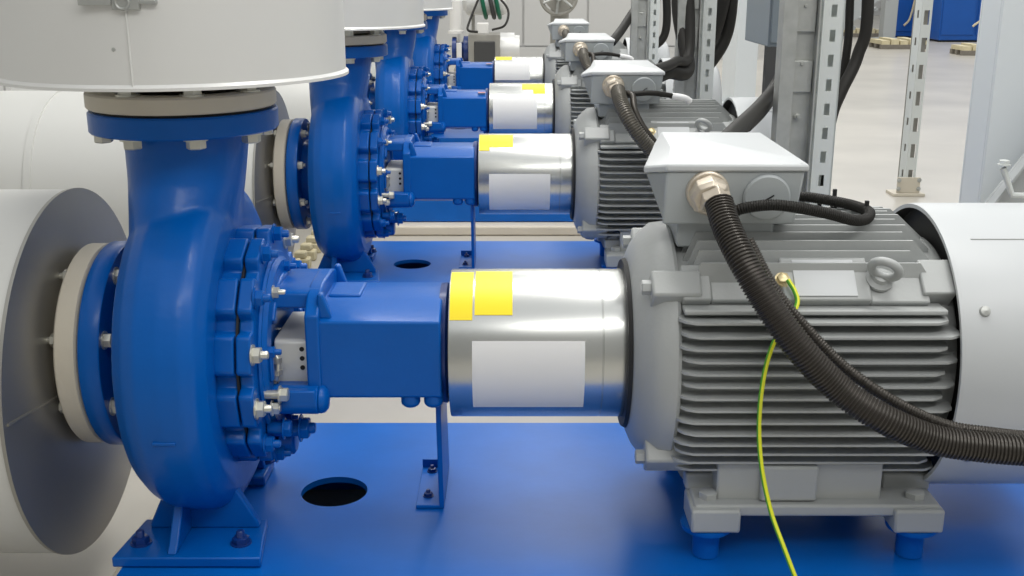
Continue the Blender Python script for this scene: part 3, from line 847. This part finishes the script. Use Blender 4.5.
d_ = (g[1] - g[0]).normalized(); n_ = Vector((d_.z, 0, -d_.x))
P = [g[0], g[1], g[1] + n_ * .012, g[0] + n_ * .012]
m.prism([(q.x, q.z) for q in P], 'y', 4.74, 4.80)
o = obj('gusset_plate', m, COLG, base=tuple(g[0]), bevel=.002); tag(o, 'grey slanted gusset plate in front of the broad white column', 'gusset')
m = M(); m.tube([at(1003, 168, 4.7), at(1012, 195, 4.7), at(1040, 196, 4.7)], .014, 10); m.hexb(at(1004, 165, 4.7), (0, 0, 1), .022, .022)
o = obj('bracket_rod', m, WSTEEL, base=at(1003, 168, 4.7)); tag(o, 'bent white bracket rod with a bolt on the grey gusset plate', 'bracket')

# control box behind the post
root = thing('control_box', (1.22, 4.4, 1.3), 'blue grey sheet metal control box hung left of the nearest slotted post', 'box')
m = M(); m.prism([(.955, 4.20), (1.13, 4.20), (1.13, 4.62), (.955, 4.62)], 'z', 1.235, 2.4); obj('housing', m, PANEL, root, bevel=.004)
m = M(); m.box(.962, 1.123, 4.19, 4.2, 1.25, 2.38); obj('door', m, PANEL, root, bevel=.003)
m = M(); m.box(1.20, 1.46, 5.30, 5.34, 0, 2.4); m.box(1.02, 1.05, 4.62, 5.30, 1.9, 1.95); m.box(1.02, 1.30, 5.27, 5.30, 1.9, 1.95); m.box(1.10, 1.13, 4.62, 5.30, 1.9, 1.95); obj('stand', m, BLACKP, root)  # includes a wide dark panel added to fill the dark area below the box
cable([at(785, 140, 4.3), at(789, 110, 4.3), at(797, 80, 4.3), (1.09, 4.4, 1.24)], .022, 'dark cable entering the control box from below')

# cable ladder slanting up behind the post on the right
root = thing('cable_ladder', (1.7, 6.6, 1.0), 'grey cable ladder slanting up to the right behind the nearest slotted post', 'cable ladder')
A_, B_ = at(846, 28, 7.0), at(884, -4, 7.1)
d = (B_ - A_); A_ = A_ - d * .2; B_ = B_ + d * .3; d = (B_ - A_).normalized(); nrm = Vector((0, 1, 0)); up_ = d.cross(nrm).normalized()
for off_ in (0, .36):
    m = M(); P = []
    for q in (A_, B_):
        for a_, b_ in ((0, 0), (-.13, 0), (-.13, .02), (0, .02)): P.append(q - up_ * a_ * (-1 if up_.z < 0 else 1) + nrm * (b_ + off_))
    m.add(P, [(0, 1, 2, 3), (7, 6, 5, 4), (0, 4, 5, 1), (1, 5, 6, 2), (2, 6, 7, 3), (3, 7, 4, 0)]); obj('side_rail', m, COLG, root)
for k in range(5):
    q = A_.lerp(B_, .1 + .2 * k); m = M(); m.cyl(q + Vector((0, .02, -.05)), q + Vector((0, .36, -.05)), .012, 10); obj('rung', m, COLG, root)

# ------------------------------------------------------------------ far machines on the right
def cabinet(x0, x1, y0, d, h, label):
    root = thing('blue_cabinet', ((x0 + x1) / 2, y0 + d / 2, 0), label, 'cabinet', 'blue cabinets far across the hall')
    m = M(); m.box(x0, x1, y0, y0 + d, .04, h); obj('body', m, MBLUE, root, bevel=.02)
    nn = max(1, int((x1 - x0) / .75)); ww = (x1 - x0) / nn
    for k in range(nn):
        m = M(); m.box(x0 + k * ww + .03, x0 + (k + 1) * ww - .03, y0 - .03, y0, .16, h - .05); dd = obj('door', m, MBLUE, root, bevel=.008)
        m = M(); m.box(x0 + (k + 1) * ww - .12, x0 + (k + 1) * ww - .09, y0 - .06, y0 - .03, 1.0, 1.2); obj('handle', m, DARK, dd)
    m = M(); m.box(x0 + .05, x1 - .05, y0 + .04, y0 + d - .04, 0, .04); obj('plinth', m, DARK, root)
cabinet(9.1, 9.8, 27.0, .9, 2.2, 'blue cabinet far across the hall, left of the lone slotted post')
cabinet(9.62, 12.8, 25.4, 1.0, 2.2, 'blue cabinet far across the hall, right of the lone slotted post')
cable([(9.55, 26.9, 2.3), (9.55, 26.88, 1.2), (9.45, 26.85, .5), (9.3, 26.8, .3)], .025, 'pale hose hanging in front of the left blue cabinet', None, 'pale_hose', WOOD)
cable([(10.75, 25.3, 2.3), (10.72, 25.28, 1.2), (10.55, 25.25, .6), (10.3, 25.25, .35)], .025, 'pale hose hanging in front of the right blue cabinet', None, 'pale_hose', WOOD)
m = M(); m.box(8.55, 8.85, 26.0, 26.3, 0, 3.0); m.box(8.45, 8.95, 25.9, 26.4, 0, .06)
o = obj('machine_leg', m, COLG, base=(8.7, 26.15, 0), bevel=.01); tag(o, 'grey upright leg standing left of the far blue cabinets', 'post')
def pallet(x0, y0, w_, d, label):
    root = thing('timber_block', (x0 + w_ / 2, y0 + d / 2, 0), label, 'timber', 'timber blocks lying on the far floor')
    for k in range(3):
        m = M(); yy = y0 + k * (d - .1) / 2; m.box(x0, x0 + w_, yy, yy + .1, 0, .09); obj('bearer', m, DPRIM, root)
    n_ = int(w_ / .16)
    for k in range(n_):
        m = M(); xx = x0 + k * w_ / n_; m.box(xx + .015, xx + w_ / n_ - .015, y0, y0 + d, .09, .17 + .03 * (k % 2)); obj('slat', m, WOOD, root)
pallet(7.55, 23.0, .95, .8, 'pale slatted timber bearer by the grey leg on the far floor')
pallet(8.2, 27.4, .8, .6, 'pale slatted timber bearer farthest back, left of the blue cabinets')
pallet(8.5, 21.2, .75, .6, 'pale slatted timber bearer near the broad white column')

# ------------------------------------------------------------------ small pump group in the distance behind the row
root = thing('background_pump', (-.35, 13.6, 0), 'small grey motor pump with dark blue flange far behind the row of pumps', 'pump')
m = M(); m.rev([(0, .16), (.05, .16), (.06, .10), (.12, .10), (.14, .17), (.2, .17)], (-.72, 13.6, .60), (1, 0, 0), 32); obj('pump_flange', m, DBLUE, root)
m = M(); m.box(-.66, -.60, 13.36, 13.42, .52, .70); obj('coupling_plate', m, WHITEP, root, bevel=.004)
m = M(); m.box(-.52, -.14, 13.35, 13.85, .40, .80); m.box(-.45, -.2, 13.33, 13.35, .44, .72, mi=1); obj('motor_housing', m, [VALVEG, BLACKP], root, bevel=.02)
m = M(); m.cyl((-.14, 13.6, .62), (.03, 13.6, .62), .19, 32); m.cyl((.03, 13.6, .62), (.09, 13.6, .62), .16, 32); obj('fan_cover', m, CLAD, root)
m = M(); m.box(-.42, -.28, 13.4, 13.56, .80, .93); obj('terminal_box', m, WHITEP, root, bevel=.01)
m = M(); m.box(-.70, .05, 13.4, 13.8, 0, .40); obj('pedestal', m, VALVEG, root, bevel=.02)
m = M(); m.rev([(0, .10), (.03, .10), (.035, .075), (3.0, .075)], (-.675, 13.6, .80), (0, 0, 1), 40)
o = obj('upright_pipe', m, WHITEP, base=(-.675, 13.6, .8)); tag(o, 'slim white upright pipe left of the small pump in the distance', 'pipe')
TZ = 1.17
m = M(); m.rev([(0, .10), (.05, .17), (.50, .17), (.55, .10)], (-.60, 14.0, TZ), (1, 0, 0), 40)
o = obj('overhead_tank', m, CLAD, base=(-.3, 14.0, TZ)); tag(o, 'short clad horizontal tank above the small pump in the distance', 'tank')
m = M(); m.box(-.50, -.46, 13.98, 14.02, 0, TZ - .15); m.box(-.55, -.41, 13.9, 14.1, 0, .02); o2 = obj('stand', m, VALVEG, base=(-.3, 14.0, TZ)); o2.parent = o; o2.location = (0, 0, 0)
for k, (xx, mt_) in enumerate(((-.36, GREEN), (-.26, BLACKP), (-.19, GREEN))):
    m = M(); m.torus((xx, 14.0, TZ), (1, 0, .2), .205, .026, 32, 10)
    o = obj('hose_coil', m, mt_, base=(xx, 14.0, TZ)); tag(o, ['green hose loop, leftmost around the clad tank', 'black hose loop between two green ones on the clad tank', 'green hose loop, rightmost around the clad tank'][k], 'hose')
cable([at(480, -5, 13.7), at(470, 20, 13.5), at(468, 30, 13.3), at(478, 32, 13.3)], .014, 'thin black cable left of the small pump terminal box')
cable([at(497, -5, 13.7), at(508, 10, 13.5), at(505, 25, 13.3), at(492, 30, 13.3)], .014, 'thin black cable curving right from the small pump terminal box')
# valve wheel behind the farthest terminal box
root = thing('valve_wheel', (.6, 14.2, 0), 'round dark valve handwheel high behind the farthest motor', 'valve')
m = M(); m.torus((.58, 14.1, 1.22), (0, 1, .2), .22, .025, 40, 10); obj('rim', m, VALVEG, root)
m = M()
for k in range(3):
    t = k * pi / 3 + .4; m.cyl((.58 - .21 * cos(t), 14.1, 1.22 - .21 * sin(t)), (.58 + .21 * cos(t), 14.1, 1.22 + .21 * sin(t)), .016, 8)
m.cyl((.58, 14.0, 1.22), (.58, 14.3, 1.22), .05, 16); obj('spokes', m, GALV, root)
m = M(); m.cyl((.62, 14.3, 1.22), (.62, 14.8, 1.22), .2, 24); m.cyl((.62, 14.75, 0), (.62, 14.75, 1.22), .12, 24); obj('valve_body', m, VALVEG, root)
# yellowish pipe clamps on the floor between the first two sets
for k in range(5):
    m = M(); p = Vector((-1.115, 5.46 + .17 * k, 0)); m.box(p.x - .05, p.x + .05, p.y - .035, p.y + .035, 0, .055); m.box(p.x - .03, p.x + .03, p.y - .03, p.y + .03, .055, .09)
    o = obj('cable_clamp', m, WOOD, base=p, bevel=.008); tag(o, 'cream clamp block on the floor behind the nearest pump, %s of its row' % ['nearest', 'second', 'middle', 'second last', 'farthest'][k], 'clamp', 'cable clamps in a row behind the nearest pump')
